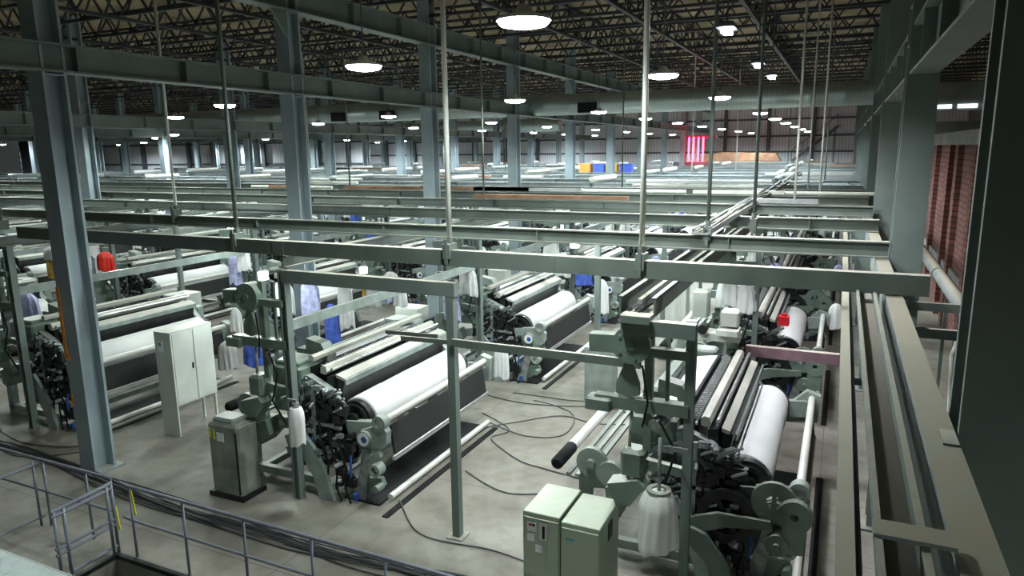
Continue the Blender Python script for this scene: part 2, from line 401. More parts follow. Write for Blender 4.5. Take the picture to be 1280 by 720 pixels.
# grid of beams above the looms (z about 3.9)
XB = [7.7, 10.25, 13.3, 16.2, 19.2, 22.2, 25.6, 29.2, 33.2, 37.6, 42.5, 48, 52.6, 61]
WS = None
for i, y in enumerate(XB):
    x0 = -13.2 if i == 0 else max(-60 if y < 53 else -39, -12 - y * 1.6)
    t = thing('crossing_beam', 'dusty green steel beam crossing above the looms, %s from the railing' % od(i), 'beam', (x0, y, 3.88), 'beams crossing above the looms')
    if i == 0:
        MB().bar((0, 0, 0), (.82 - x0, 0, 0), .13, .2).obj('box_section', 'beam', t)
        b = MB()
        for xx in (-7.2, -3.1): b.box(xx - x0 - .1, -.075, -.1, xx - x0 + .1, -.066, .1)
        b.obj('splice_plate', 'beam', t)
    else:
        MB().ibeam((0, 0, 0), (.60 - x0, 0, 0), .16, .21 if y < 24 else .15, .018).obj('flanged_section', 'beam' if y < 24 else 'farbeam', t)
        xx = .9
        while xx < .6 - x0:
            if WS is None: WS = o = MB().box(0, -.075, -.07, .015, .075, .07).obj('web_stiffener', 'beam', t)
            else: o = WS.copy(); COL.objects.link(o); o.parent = t
            o.location = (xx, 0, 0); xx += 2.9
# longitudinal rails on top of support posts, one line per loom row
ROWX = [-3.18, -8.85, -15.6, -21.25, -27.3, -33., -38.9, -44.25, -50.5]   # u=0 of each row
LPOST = [1.85, 1.6] + [1.6] * 7
for i, x0 in enumerate(ROWX):
    if i == 0: continue
    x = x0 + LPOST[i]
    t = thing('row_beam', 'long dusty beam down the hall over the %s loom row from the brick wall' % od(i), 'beam', (x, 7.75, 3.665), 'beams along the loom rows')
    MB().ibeam((0, 0, 0), (0, 45.8, 0), .15, .18, .018).obj('flanged_section', 'beam', t)

# hanging rods
def rod(x, y, z0, z1, r, label, m='pipe', blob=True):
    t = thing('hanger_rod', label, 'hanger rod', (x, y, z0))
    MB().cyl((0, 0, 0), (0, 0, z1 - z0), r, 8).obj('rod', m, t)
    if blob:
        b = MB(); b.box(-.05, -.1, -.13, .05, .1, .06).cyl((0, 0, .04), (0, 0, .14), .04, 10).box(-.02, -.11, -.2, .02, -.09, .12)
        b.obj('clamp', 'beam', t)
rod(-4.44, 7.7, 4.0, 9.75, .033, 'pale hanger rod over the middle of the nearest cross beam')
rod(-1.98, 7.7, 4.0, 9.75, .033, 'pale hanger rod by the cable tray on the nearest cross beam')
rod(-8.03, 7.7, 4.0, 9.75, .03, 'rusty dark hanger chain rod beside the second inner column', 'beam')
rod(-1.69, 10.25, 4.05, 9.75, .028, 'thin grey rod on the second cross beam, beside the cable tray', 'beam')
rod(-1.22, 11.6, 4.05, 9.75, .026, 'thin grey rod just beyond the second cross beam near the tray', 'beam')
rod(-12.3, 10.25, 4.05, 9.75, .028, 'pale rod on the second cross beam beyond the nearest column')
rod(-14.6, 8.2, 3.95, 9.75, .03, 'dark rod standing outside the nearest column', 'beam')
k = 0
for y, xs in ((16.2, (-.9, -8.3)), (19.2, (-.5, -14.8)), (22.2, (-.9, -6.4, -19)), (25.3, (-4.2, -15.2)), (28.4, (-.6, -17, -24.6)), (31.6, (-6, -26)), (38, (-5, -18, -31)), (45, (-3, -12, -36))):
    for x in xs:
        k += 1
        rod(x, y, 4.0, 9.75, .025, 'thin hanger rod farther in, %s counting outward from the railing' % od(k + 6), 'pipe' if k % 2 else 'beam', False)

# duct
t = thing('ventilation_duct', 'large round galvanised ventilation duct hung across the hall', 'duct', (-46, 25.6, 6.85))
b = MB(); prof = []
L = 46.9
nseg = 46
for i in range(nseg + 1):
    tt = i / nseg; prof += [(max(0, tt - .0012), .385), (tt, .40), (min(1, tt + .0012), .385)]
b.lathe((0, 0, 0), (L, 0, 0), prof, 28); b.obj('duct_tube', 'duct', t)
for x in (-19.8, -17.3, -8.6, -30.5, -38.):
    MB().box(x + 46 - .35, -.52, -.34, x + 46 + .35, -.3, .02).obj('outlet_box', 'black', t)
b = MB()
for i in range(9): MB().bar((2 + i * 5.4, 0, .38), (2 + i * 5.4, 0, 2.15), .03, .03).obj('hanger_strap', 'girt', t)
t = thing('ventilation_duct', 'second round duct far back near the end wall', 'duct', (-62, 47, 6.9))
MB().cyl((0, 0, 0), (44, 0, 0), .45, 24).obj('duct_tube', 'duct', t)
[MB().bar((2 + i * 8, 0, .43), (2 + i * 8, 0, 2.1), .03, .03).obj('hanger_strap', 'girt', t) for i in range(6)]

# ------------------------------------------------------------------ lamps
ld = bpy.data.lights.new('high_bay_or_added_light', 'SPOT'); ld.energy = 1150; ld.color = (.90, 1., .97); ld.shadow_soft_size = .24
ld.spot_size = math.radians(168); ld.spot_blend = .5
ldf = ld.copy(); ldf.energy = 2500; ldf.color = (.84, .95, 1.)
fill_dim = ld.copy(); fill_dim.energy = 110; fill_strong = ld.copy(); fill_strong.energy = 2200  # dim and strong fill for the added lamps behind the camera
lamp0 = None; nl = 0
def lamp(x, y, z, label, group='round high-bay lamps under the roof', s=1.):
    global lamp0, nl
    if lamp0 is None:
        lamp0 = thing('high_bay_lamp', label, 'lamp', (x, y, z), group)
        MB().lathe((0, 0, -.03), (0, 0, .03), [(0, .12), (.35, .22), (1, .25)], 24).obj('lens', 'lamp', lamp0)
        MB().lathe((0, 0, .03), (0, 0, .17), [(0, .26), (.2, .25), (.5, .10), (1, .05)], 20).obj('housing', 'housing', lamp0)
        MB().cyl((0, 0, .17), (0, 0, 3.4), .012, 6).obj('drop_rod', 'girt', lamp0)
    else:
        dup(lamp0, (x, y, z), label, group)
    lo = bpy.data.objects.new('high_bay_or_added_light', fill_strong if x > 3 else fill_dim if y < 2 else (ld if y < 24 else ldf)); COL.objects.link(lo); lo.location = (x, y, z - .03); nl += 1
for i, y in enumerate((6.35, 12.0, 17.9, 26.9, 32.8, 38.8, 46.2, 53.5, 62.0)):
    lamp(-2.8, y, 6.35, 'white round lamp, %s from the railing in the line nearest the brick wall' % od(i))
for i, y in enumerate((8.5, 16.0, 22.5, 28.5, 34.5, 41, 48, 56, 64)):
    lamp(-6.2 if i == 0 else -7.3, y, 6.35, 'white round lamp, %s from the railing in the second lamp line' % od(i))
for k, (x, y) in enumerate(((4.6, -5.5), (-6.5, -4.5), (-17, 1.))): lamp(x, y, 6.4, 'added fill lamp behind the viewer, %s' % ('over the brick side', 'over the pit side', 'beyond the outer railing')[k])  # unseen lamps added behind the camera to brighten the near faces
LINES = ((-13.9, 13.4, 'third'), (-19.6, 9.5, 'fourth'), (-26, 14.9, 'fifth'), (-32., 16, 'sixth'), (-39., 22, 'seventh'), (-46., 27, 'eighth'), (-54, 33, 'ninth'), (-66., 38, 'added tenth'))  # last line added to light the dark end of the partition
for x, y0, nm in LINES:
    k = 0; y = y0
    while y < 66:
        if abs(y - 25.6) < .8 or abs(y - 47) < .9: y += 1.7
        lamp(x + R.uniform(-.3, .3), y, 6.35 if x > -30 else 6.2, 'white round lamp, %s from the railing in the %s lamp line' % (od(k), nm)); k += 1; y += 7.2 if x > -30 else 9.5

t = thing('strip_lamp', 'small violet-white strip lamp high over the tray-side loom', 'lamp', (-1.29, 8.55, 6.45))
MB().bev(-.05, -.13, 0, .05, .13, .04, .01).obj('lens', 'lamp', t); MB().bev(-.1, -.2, .05, .1, .2, .11, .02).cyl((0, 0, .1), (0, 0, 3.3), .01, 6).obj('housing', 'girt', t)
sl = bpy.data.lights.new('strip_light', 'SPOT'); sl.energy = 650; sl.color = (.93, .93, 1); sl.spot_size = 2.6; sl.spot_blend = .6; sl.shadow_soft_size = .12
lo = bpy.data.objects.new('strip_light', sl); COL.objects.link(lo); lo.location = (-1.29, 8.55, 6.42)
for k, (x, y) in enumerate(((-1.35, 12.3), (-1.34, 14.5))):
    dup(t, (x, y, 6.45), 'violet-white strip lamp over the tray row, %s one beyond the nearest' % ('first', 'second')[k])
    lo = lo.copy(); COL.objects.link(lo); lo.location = (x, y, 6.42)
wl = bpy.data.lights.new('work_light', 'POINT'); wl.energy = 45; wl.color = (.9, 1, 1); wl.shadow_soft_size = .12
for k, (x, y, z, where) in enumerate(((-10.3, 13.7, 2.42, 'behind the second-row support frame'), (-9.75, 9.9, 2.95, 'over the white shirt behind the nearest frame post'), (-4.9, 13.6, 3.3, 'under the third crossing beam beside the aisle'), (-5.5, 14.2, 3.3, 'next to another beneath the third crossing beam'), (-15.2, 10.9, 3.45, 'beyond the nearest blue-grey column'), (-13.3, 12.6, 3.5, 'hung near the red garment'), (-3.0, 20, 3.3, 'under the crossing beams by the cable tray'), (-8, 24, 3.3, 'far down the second row'))):
    t = thing('work_lamp', 'small bright work lamp ' + where, 'lamp', (x, y, z))
    MB().cyl((0, 0, -.07), (0, 0, .07), .09, 16).obj('lamp_globe', 'lamp', t); MB().cyl((0, 0, .07), (0, 0, .12), .05, 12).cyl((0, 0, .12), (0, 0, .4), .008, 6).obj('lamp_holder', 'girt', t)
    lo = bpy.data.objects.new('work_light', wl); COL.objects.link(lo); lo.location = (x, y - .02, z - .25)

# ------------------------------------------------------------------ looms
def loom(discs=False):
    """local x (u) 0..3, y (v) 0..3.35"""
    W = 3.35
    t = thing('weaving_loom', 'x', 'loom', (0, 0, 0), 'weaving looms in rows')
    # side frames
    for k, (a, c) in enumerate(((.02, .14), (W - .14, W - .02))):
        b = MB()
        b.prism([(1.22, .75), (1.30, 1.75), (1.62, 1.86), (2.0, 1.70), (2.25, 1.45), (2.35, 1.0), (2.15, .78), (1.7, .7)], a, c)
        b.prism([(1.30, .92), (1.62, 1.06), (1.84, .82), (2.02, .50), (2.18, .0), (1.90, 0), (1.82, .32), (1.62, .62), (1.36, .74)], *((-.21, -.14) if k == 0 else (a, c))); b.box(1.4, -.15, .78, 1.5, .06, .9) if k == 0 else None; b.box(1.96, -.15, .08, 2.06, .06, .2) if k == 0 else None
        b.prism([(.28, 0), (.44, 0), (.46, .85), (1.3, .95), (1.3, 1.12), (.30, 1.05)], a, c)
        b.prism([(2.2, .95), (2.95, 1.05), (3.02, 1.22), (2.9, 1.3), (2.2, 1.22)], a, c)
        b.obj('side_frame', 'loom', t)
    MB().box(.3, .02, .08, 2.1, .12, .2).box(.3, W - .12, .08, 2.1, W - .02, .2).box(.5, .12, .1, .6, W - .12, .2).box(1.9, .12, .1, 2.0, W - .12, .2).obj('base_rail', 'loom', t)
    # cloth roll
    RX = 2.34 if discs else 2.38
    b = MB(); pr = [(0, .28), (.004, .315), (.25, .322), (.27, .316), (.5, .32), (.74, .314), (.76, .32), (.99, .315), (1, .28)]
    b.lathe((RX, .28, 1.22), (RX, W - .22, 1.22), pr, 32); b.obj('cloth_roll', 'fabric', t)
    b = MB(); b.cyl((2.38, .16, 1.22), (2.38, .275, 1.22), .29, 28).cyl((2.38, .06, 1.22), (2.38, .16, 1.22), .12, 18); MB().cyl((2.38, W - .21, 1.22), (2.38, W - .1, 1.22), .28, 28).obj('roll_flange', 'dark', t)
    b.ring((2.38, .15, 1.22), (0, 1, 0), .24, .19, .05)
    b.obj('roll_flange', 'dark', t)
    # guide pipe
    g = MB().cyl((2.98, .06, 1.33), (2.98, W - .05, 1.33), .052, 16).obj('guide_pipe', 'pipe', t)
    # dark warp apron under the pipe, silver lower bar
    MB().prism([(2.96, 1.2), (3.0, 1.2), (3.06, .76), (3.02, .76)], .2, W - .15).obj('warp_apron', 'warp', t)
    MB().cyl((3.06, .12, .74), (3.06, W - .1, .74), .022, 10).bar((3.05, .15, .70), (3.05, W - .12, .70), .05, .04).obj('lower_bar', 'steelbar', t)
    # floor pipe
    MB().cyl((3.0, .1, .10), (3.0, W, .10), .05, 14).obj('floor_pipe', 'pipe', t)
    MB().box(2.25, -.05, .0, 2.9, W, .025).box(3.12, -.3, 0, 3.22, W, .02).obj('floor_mat_shade', 'black', t)  # dark mat plus flat black strip, painting in the shade of pipes and loom
    # breast beam: pale top, dark skirt
    MB().prism(([(2.06, 1.88), (2.16, 1.85), (2.15, 1.81), (2.06, 1.83)] if discs else [(2.06, 1.89), (2.22, 1.84), (2.21, 1.80), (2.06, 1.84)]), .16, W - .14).obj('breast_beam', 'cream', t)
    MB().prism([(2.08, 1.83), (2.20, 1.80), (2.16, 1.60), (2.08, 1.1), (2.02, 1.1)], .18, W - .16).obj('breast_skirt', 'dark', t)
    MB().prism([(2.225, 1.835), (2.245, 1.82), (2.25, 1.74), (2.225, 1.74)], .16, W - .14).obj('edge_strip', 'loom', t)
    if not discs: MB().prism([(1.56, 2.12), (1.62, 2.15), (1.68, 2.12), (1.66, 2.06), (1.58, 2.06)], .14, W - .12).obj('heald_cover', 'cream', t)
    MB().cyl((2.02, .12, 1.97), (2.02, W - .12, 1.97), .025, 10).obj('temple_bar', 'steelbar', t)
    # box beam over the healds
    MB().prism([(1.82, 1.99), (1.86, 2.02), (1.92, 2.01), (1.94, 1.93), (1.90, 1.88), (1.82, 1.91)], .1, W - .1).obj('top_rail', 'cream', t)
    MB().prism([(1.98, 1.86), (2.03, 1.86), (2.03, 1.5), (1.92, 1.5), (1.90, 1.84)], .14, W - .14).obj('reed_cover', 'dark', t)
    # healds
    b = MB()
    for k in range(5): b.box(1.60 + k * .04, .25, 1.25, 1.62 + k * .04, W - .25, 1.82 + .02 * k)
    b.obj('heald_frame', 'dark', t)
    b = MB()
    for k in range(34):
        y = .3 + k * .083; b.box(1.66, y, 1.9, 1.72, y + .03, 1.96).box(1.72, y + .02, 1.88, 1.76, y + .05, 1.93)
    b.bar((1.75, .2, 1.87), (1.75, W - .2, 1.87), .03, .03)
    b.obj('heald_hooks', 'steelbar', t)
    # warp cloth sheet
    MB().prism([(1.20, 1.86), (1.56, 1.92), (1.56, 1.90), (1.20, 1.84)], .2, W - .2).obj('warp_sheet', 'fabric' , t)
    b = MB(); b.prism([(1.56, 1.95), (1.60, 1.95), (1.60, 1.80), (1.56, 1.80)], .18, W - .18); b.prism([(1.14, 1.88), (1.22, 1.90), (1.22, 1.80), (1.14, 1.78)], .18, W - .18)
    b.obj('back_rest', 'dark', t)
    MB().prism([(.94, 1.90), (1.12, 1.96), (1.12, 1.92), (.94, 1.86)], .15, W - .1).obj('rear_cover', 'loom', t)
    # back pipe, slats
    MB().cyl((.02, .5, 1.15), (.02, W, 1.15), .075, 18).obj('back_pipe', 'pipe', t)
    MB().lathe((.02, -.1, 1.15), (.02, .5, 1.15), [(0, .06), (.05, .085), (.95, .085), (1, .078)], 16).obj('pipe_sleeve', 'black', t)
    b = MB(); [b.box(.14 + k * .13, -.05, 1.0, .20 + k * .13, W, 1.04) for k in range(3)]; b.obj('slat_table', 'loom', t)
    # end machinery (near side)
    b = MB(); b.cyl((.52, -.16, 1.28), (.52, -.08, 1.28), .2, 22).cyl((.78, -.20, 1.18), (.78, -.12, 1.18), .17, 22).cyl((.52, -.22, 1.28), (.52, -.16, 1.28), .06, 12)
    b.obj('let_off_disc', 'loom', t)
    b = MB(); b.prism([(.75, 1.05), (1.02, 1.16), (1.08, .92), (.9, .74), (.78, .8)], -.3, .02); b.obj('gear_guard', 'loomgreen', t)
    b = MB(); b.bev(.98, -.06, 1.26, 1.56, .5, 1.98, .03); b.bev(1.02, -.02, 1.98, 1.5, .44, 2.06, .02)
    mo = b.obj('motor_box', 'loomgreen', t)
    MB().box(1.0, -.085, 1.55, 1.54, -.06, 1.62).cyl((1.3, -.1, 1.8), (1.3, -.06, 1.8), .05, 14).obj('box_trim', 'iron', mo)
    # pale cast head at the machine end
    b = MB(); b.prism([(1.20, 2.28), (1.50, 2.22), (1.62, 2.02), (1.60, 1.86), (1.46, 1.86), (1.44, 2.06), (1.30, 2.08), (1.28, 1.94), (1.18, 1.94)], .52, .74); b.box(1.0, .52, 1.98, 1.2, .7, 2.10)
    b.obj('cast_head', 'loom', t)
    # gears / dark guts
    b = MB()
    for (x, z, r_, y) in ((1.75, 1.35, .16, -.05), (2.02, 1.12, .2, -.02), (1.55, 1.15, .13, -.08), (2.2, .82, .3, .1), (2.28, 1.42, .12, -.02), (1.95, 1.6, .1, -.06)):
        b.ring((x, y, z), (0, 1, 0), r_, r_ * .72, .06, 18); b.cyl((x, y - .05, z), (x, y + .05, z), r_ * .28, 12); b.bar((x, y, z - r_ * .8), (x, y, z + r_ * .8), .04, .03)
        b.bar((x - r_ * .8, y, z), (x + r_ * .8, y, z), .03, .04)
    b.obj('gear_train', 'dark', t)
    b = MB(); rr = random.Random(3)
    b.bar((1.3, -.08, 1.2), (2.3, -.08, 1.15), .05, .05).bar((1.8, -.08, .6), (1.8, -.08, 1.75), .05, .05)
    for k in range(64):
        x = rr.uniform(1.25, 2.35); z = rr.uniform(.55, 1.85) - max(0, x - 2) * .6; y = rr.uniform(-.18, .0); s = rr.uniform(.02, .065)
        if k % 3 == 0: b.cyl((x, y - .05, z), (x + rr.uniform(-.1, .1), y + .05, z + rr.uniform(-.05, .05)), s * .6, 10)
        elif k % 3 == 1: b.box(x - s, y - .04, z - s * .6, x + s, y + .03, z + s * .6)
        else: b.bar((x - s * 2, y, z - s), (x + s * 2, y - .03, z + s * 1.3), .02, .03)
    b.obj('linkage', 'iron', t)
    b = MB()
    for k in range(60):
        x = rr.uniform(1.3, 2.5); z = rr.uniform(.3, 1.75) - max(0, x - 2) * .5; y = rr.uniform(-.08, .0); s = rr.uniform(.03, .09)
        b.box(x - s, y - .04, z - s, x + s, y + .06, z + s * .8)
    b.obj('clutter_casting', 'dark', t)
    # end bracket with roller ring
    b = MB(); b.ring((2.98, -.02, 1.33), (0, 1, 0), .115, .07, .14, 22); b.prism([(2.66, .98), (2.92, .92), (3.08, 1.02), (3.1, 1.2), (3.05, 1.25), (2.86, 1.25), (2.62, 1.16)], -.06, .06)
    b.cyl((2.72, -.12, 1.06), (2.72, .04, 1.06), .12, 22); b.ring((2.90, -.06, .60), (0, 1, 0), .10, .06, .16, 20)
    b.prism([(2.78, .98), (2.90, .98), (2.95, .78), (2.84, .62), (2.94, .56), (2.86, .5), (2.70, .62), (2.80, .78)], -.04, .04)
    br = b.obj('end_bracket', 'loom', t)
    MB().cyl((2.72, -.126, 1.06), (2.72, -.121, 1.06), .10, 20).obj('badge', 'label', br)
    MB().cyl((2.735, -.13, 1.055), (2.735, -.1265, 1.055), .055, 6).obj('badge_mark', 'blue', br)
    b = MB(); b.cyl((2.98, -.05, 1.33), (2.98, .08, 1.33), .07, 16).cyl((2.90, -.08, .60), (2.90, .02, .60), .055, 16); b.obj('roller_end', 'steelbar', t)
    # big round plates lower right
    MB().cyl((2.70, -.0, .98), (2.70, .05, .98), .2, 20).obj('round_plate', 'loomgreen', t); b = MB(); b.cyl((2.9, -.14, .3), (2.9, .03, .3), .06, 12)
    b.prism([(2.35, .30), (2.9, .42), (2.95, .30), (2.7, .12), (2.4, .08)], .02, .1); b.obj('lower_plate', 'loomgreen', t)
    MB().prism([(2.38, .02), (2.55, .5), (2.62, .86), (2.72, .86), (2.70, .5), (2.62, .02)], -.02, .04).obj('lower_leg', 'iron', t)
    if discs:
        b = MB(); b.ring((2.72, -.16, 1.20), (0, 1, 0), .25, .09, .06, 24); b.bar((2.72, -.17, .98), (2.72, -.17, 1.42), .05, .05)
        b.ring((2.95, -.24, 1.12), (0, 1, 0), .19, .045, .1, 22); b.prism([(2.84, .62), (3.06, .66), (3.08, 1.0), (2.82, .98)], -.26, -.14)
        b.cyl((2.78, -.3, .74), (2.78, -.2, .74), .13, 18).cyl((2.78, -.34, .74), (2.78, -.3, .74), .04, 12)
        b.obj('take_up_disc', 'loomgreen', t)
        b = MB(); b.prism([(1.5, .75), (2.1, .98), (2.7, 1.0), (2.72, .9), (2.2, .82), (1.6, .55)], -.26, -.2); b.prism([(1.75, .8), (2.0, .72), (2.28, .38), (2.38, .0), (2.14, 0), (2.06, .32), (1.82, .55)], -.34, -.27)
        b.obj('front_casting', 'loomgreen', t)
        b = MB(); b.ring((2.2, -.15, .92), (0, 1, 0), .34, .22, .08, 28); b.cyl((2.2, -.2, .92), (2.2, -.1, .92), .07, 16)
        for a in range(4): b.bar((2.2, -.15, .92), (2.2 + .25 * math.cos(a * PI / 2 + .5), -.15, .92 + .25 * math.sin(a * PI / 2 + .5)), .04, .05)
        b.obj('drive_wheel', 'dark', t)
    # hoses
    b = MB()
    for k in range(3):
        x = 1.9 + k * .17
        b.tube([(x, -.1, 1.2 - k * .05), (x + .1, -.18, .9 - k * .04), (x + .18, -.16, .55), (x + .1, -.12, .2), (x + .25, -.2, .03)], .016, 6)
    b.obj('hose', 'black', t)
    b = MB(); b.tube([(2.46, -.1, .75), (2.5, -.16, .6), (2.47, -.14, .42)], .018, 6).tube([(1.75, -.1, .95), (1.8, -.19, .8), (1.86, -.12, .62)], .014, 6)
    b.box(2.5, -.16, .06, 2.56, -.08, .16)
    b.obj('blue_hose', 'blue', t)
    # far end machinery
    MB().bev(.98, W - .1, 1.2, 1.5, W + .25, 1.95, .03).obj('drive_casing', 'loom', t)
    MB().prism([(2.62, .9), (3.08, .95), (3.1, 1.38), (2.9, 1.44), (2.66, 1.2)], W - .06, W + .1).obj('end_bracket', 'loom', t)
    MB().bev(1.7, W, 1.0, 2.1, W + .2, 1.7, .03).obj('gear_casing', 'loom', t)
    return t

ln = [od(i) + ' row from the brick wall' for i in range(9)]
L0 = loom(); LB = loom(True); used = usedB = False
LOOMS = []
for i, x0 in enumerate(ROWX):
    for k in range(9):
        y = (8.2 if i != 1 else 8.05) + 6.08 * k
        if not any(inview((x0 + uu, y + vv, 1.6), 30) for uu in (0, 1.5, 3) for vv in (0, 3.3)): continue
        if x0 < -40 and y > 50 or i == 8 and 25 < y < 34: continue
        lab = 'weaving loom with white roll, %s from the railing, %s' % (od(k), ln[i])
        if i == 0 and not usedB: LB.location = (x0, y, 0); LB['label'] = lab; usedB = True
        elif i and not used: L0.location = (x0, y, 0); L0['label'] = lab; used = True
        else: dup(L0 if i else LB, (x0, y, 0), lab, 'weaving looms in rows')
        LOOMS.append((i, k, x0, y))

# ------------------------------------------------------------------ support frames at every loom
def frame(side=True, cpost=True):
    t = thing('support_frame', 'x', 'frame', (0, 0, 0), 'support frames over the loom ends')
    (MB().ibeam((0, 0, 0), (0, 0, 3.55), .12, .13, .02) if side else MB().bar((0, 0, 0), (0, 0, 3.42), .10, .10)).obj('post', 'steel', t)
    if cpost:
        b = MB(); b.bar((2.78, 0, 0), (2.78, 0, 3.55), .11, .11); b.obj('post', 'steel', t)
        MB().box(2.66, -.12, 0, 2.9, .12, .015).obj('foot_plate', 'steel', t)
        MB().bar((0, 0, 3.46), (2.86, 0, 3.46), .12, .18).obj('top_beam', 'steel', t)
        MB().bar((2.0, -.02, 2.74), (2.8, -.02, 2.76), .03, .06).obj('stub_rail', 'beam', t)
    if side: MB().bar((-.02, .09, 2.70), (-.02, 5.9, 2.70), .07, .15).obj('side_rail', 'loom', t)
    # drive head
    b = MB(); b.cyl((-.62, -.14, 3.12), (-.62, .06, 3.12), .21, 24).bar((-.62, -.04, 3.12), (-1.1, -.04, 3.1), .16, .2).box(-.62, -.1, 3.0, .0, .02, 3.1)
    b.cyl((-.62, -.16, 3.12), (-.62, -.14, 3.12), .05, 12)
    for a in range(5): b.cyl((-.62 + .15 * math.cos(a * 1.256), -.15, 3.12 + .15 * math.sin(a * 1.256)), (-.62 + .15 * math.cos(a * 1.256), -.14, 3.12 + .15 * math.sin(a * 1.256)), .02, 8)
    b.obj('drive_head', 'loomgreen', t)
    b = MB(); b.bar((-.45, .02, 1.9), (-.45, .02, 3.35), .09, .09).bar((-.25, .04, 2.4), (-.25, .04, 3.35), .04, .04).bar((-1.05, 0, 2.42), (0, 0, 2.42), .13, .14).bev(-1.15, -.12, 2.32, -.85, .1, 2.46, .02)
    b.obj('drive_column', 'loomgreen', t)
    b = MB(); b.prism([(-.70, 2.92), (-.64, 2.92), (-.54, 2.66), (-.54, 2.54), (-.66, 2.5), (-.80, 2.54), (-.80, 2.66)], -.06, -.0); b.obj('crank_plate', 'loomgreen', t)
    MB().cyl((-.66, -.02, 1.5), (-.62, -.02, 2.5), .02, 8).obj('push_rod', 'iron', t)
    MB().cyl((-.35, -.05, 2.2), (-.3, .12, 2.26), .09, 14).obj('pulley', 'iron', t)
    MB().tube([(-.3, -.1, 2.3), (-.1, -.16, 2.0), (-.2, -.2, 1.6), (-.05, -.1, 1.2)], .015).obj('hose', 'black', t)
    MB().tube([(-.5, -.1, 2.9), (-.42, -.14, 2.5), (-.48, -.12, 2.2)], .012).obj('hose', 'black', t)
    b = MB(); b.bar((-.5, -.0, 1.75), (.0, -.0, 1.7), .08, .1).bev(-.72, -.16, 1.62, -.45, .1, 1.92, .04).prism([(-.85, 1.5), (-.5, 1.6), (-.42, 1.52), (-.58, 1.28), (-.74, 1.26)], -.2, .05)
    b.obj('gearbox', 'loomgreen', t)
    return t
F0 = frame()
FB = frame(False, False); FD = frame(True, False)
fl = ln
flags = {}
for (i, k, x0, y) in LOOMS:
    lab = 'green-grey loom support frame, %s from the railing, %s' % (od(k), fl[i])
    px_ = x0 + LPOST[i]; yy = y - (.30 if i else .85 if k == 0 else .45)
    nc = i in (0, 2, 4, 6)
    proto = FB if i == 0 else FD if nc else F0
    if proto.name not in flags:
        proto.location = (px_, yy, 0); proto['label'] = lab
        flags[proto.name] = 1
    else: dup(proto, (px_, yy, 0), lab, 'support frames over the loom ends')

# B row end frame: short heavy gantry of the nearest loom by the tray
t = thing('gantry_arm', 'heavy green gantry arm over the loom nearest the cable tray', 'frame', (-1.33, 7.2, 0))
MB().bar((-.72, -.0, 3.34), (.07, 0, 3.34), .12, .16).bar((-.72, 0, 3.43), (-.40, 0, 3.43), .2, .08).obj('arm', 'steel', t)
# thin brace from the middle post to the tray gantry
o = MB().bar((-4.42, 7.66, 2.78), (-1.95, 7.66, 2.78), .05, .10).obj('brace_bar', 'beam'); tag(o, 'thin dusty brace bar between the middle post and the green gantry', 'brace')
o = MB().bar((-4.6, 7.6, 2.86), (-5.4, 7.6, 2.84), .03, .05).obj('brace_bar', 'beam'); tag(o, 'short dusty bar sticking out behind the middle post over the cloth roll', 'brace')
o = MB().bar((-1.25, 11.75, 1.94), (.14, 11.75, 1.94), .12, .17).obj('cross_rail', 'pinkbeam'); tag(o, 'faded mauve painted rail behind the cloth roll nearest the tray', 'rail')

# ------------------------------------------------------------------ tray above the first row, right-hand channel and box beam
t = thing('cable_tray', 'long dusty cable tray over the loom row nearest the brick wall', 'cable tray', (-1.93, 7.35, 3.52))
MB().box(-.17, 0, -.10, .17, 30, -.08).obj('tray_floor', 'dustbeam', t)
for x in (-.19, .19): MB().bar((x, 0, 0), (x, 30, 0), .02, .2).bar((x * .95, 0, .1), (x * .95, 30, .1), .05, .015).obj('tray_side', 'beam', t)
MB().bar((.03, 0, .06), (.03, 30, .06), .05, .05).obj('tray_rail', 'dustbeam', t)
for k in range(5):
    pts = [(-.12 + k * .045 + .02 * math.sin(j * .7 + k), j * .8, -.07 + .05 * abs(math.sin(j * .9 + k * 2))) for j in range(37)]
    MB().tube(pts, .014, 5).obj('tray_cable', 'cable', t)
pts = [(-.1 + .12 * math.sin(j * .5), 3.5 + j * .55, .14 + .05 * math.sin(j * .8)) for j in range(30)]
MB().tube(pts, .02, 6).obj('tray_cable', 'cable', t)

t = thing('strip_beam', 'narrow dusty strip beam running beside the loom row, edge spotted with grime', 'beam', (.11, 1.2, 3.6))
b = MB(); b.box(-.035, 0, 0, .035, 20, .02).box(.02, 0, -.2, .035, 20, 0).obj('angle_section', 'dustbeam', t)
b = MB(); b.cyl((.06, 0, -.1), (.06, 20, -.1), .012, 8); b.box(.03, 1.6, -.2, .13, 1.66, -.16).box(.03, 4.6, -.2, .13, 4.66, -.16); b.obj('conduit', 'rail', t)
t = thing('channel_beam', 'open steel channel with dusty bottom between strip beam and box beam', 'beam', (.3, 1.2, 3.8))
MB().box(-.085, 0, -.12, .045, 7, -.1).obj('channel_floor', 'dustbeam', t)
MB().box(-.095, -.0, -.12, -.08, 7, 0).box(-.105, 0, -.005, -.08, 7, .01).obj('channel_side', 'steel', t)
MB().box(.045, 0, -.12, .055, 7, -.01).box(.04, 0, -.01, .07, 7, 0.0).obj('channel_side', 'steel', t)
MB().box(-.11, 1.48, .004, .154, 1.6, .02).obj('cross_plate', 'dustbeam', t)
b = MB(); b.box(.02, 1.75, -.1, .06, 1.78, -.08).cyl((-.03, 1.75, -.09), (.03, 1.77, -.09), .012, 8); b.obj('loose_bolt', 'iron', t)
t = thing('box_beam', 'thick dusty box beam running past the foot of the annex-side columns', 'beam', (.53, .6, 3.68))
MB().box(-.075, 0, -.24, .075, 30, .09).obj('box_section', 'dustbeam', t)
MB().box(.0, 3.2, .09, .07, 3.4, .10).obj('patch_plate', 'beam', t)
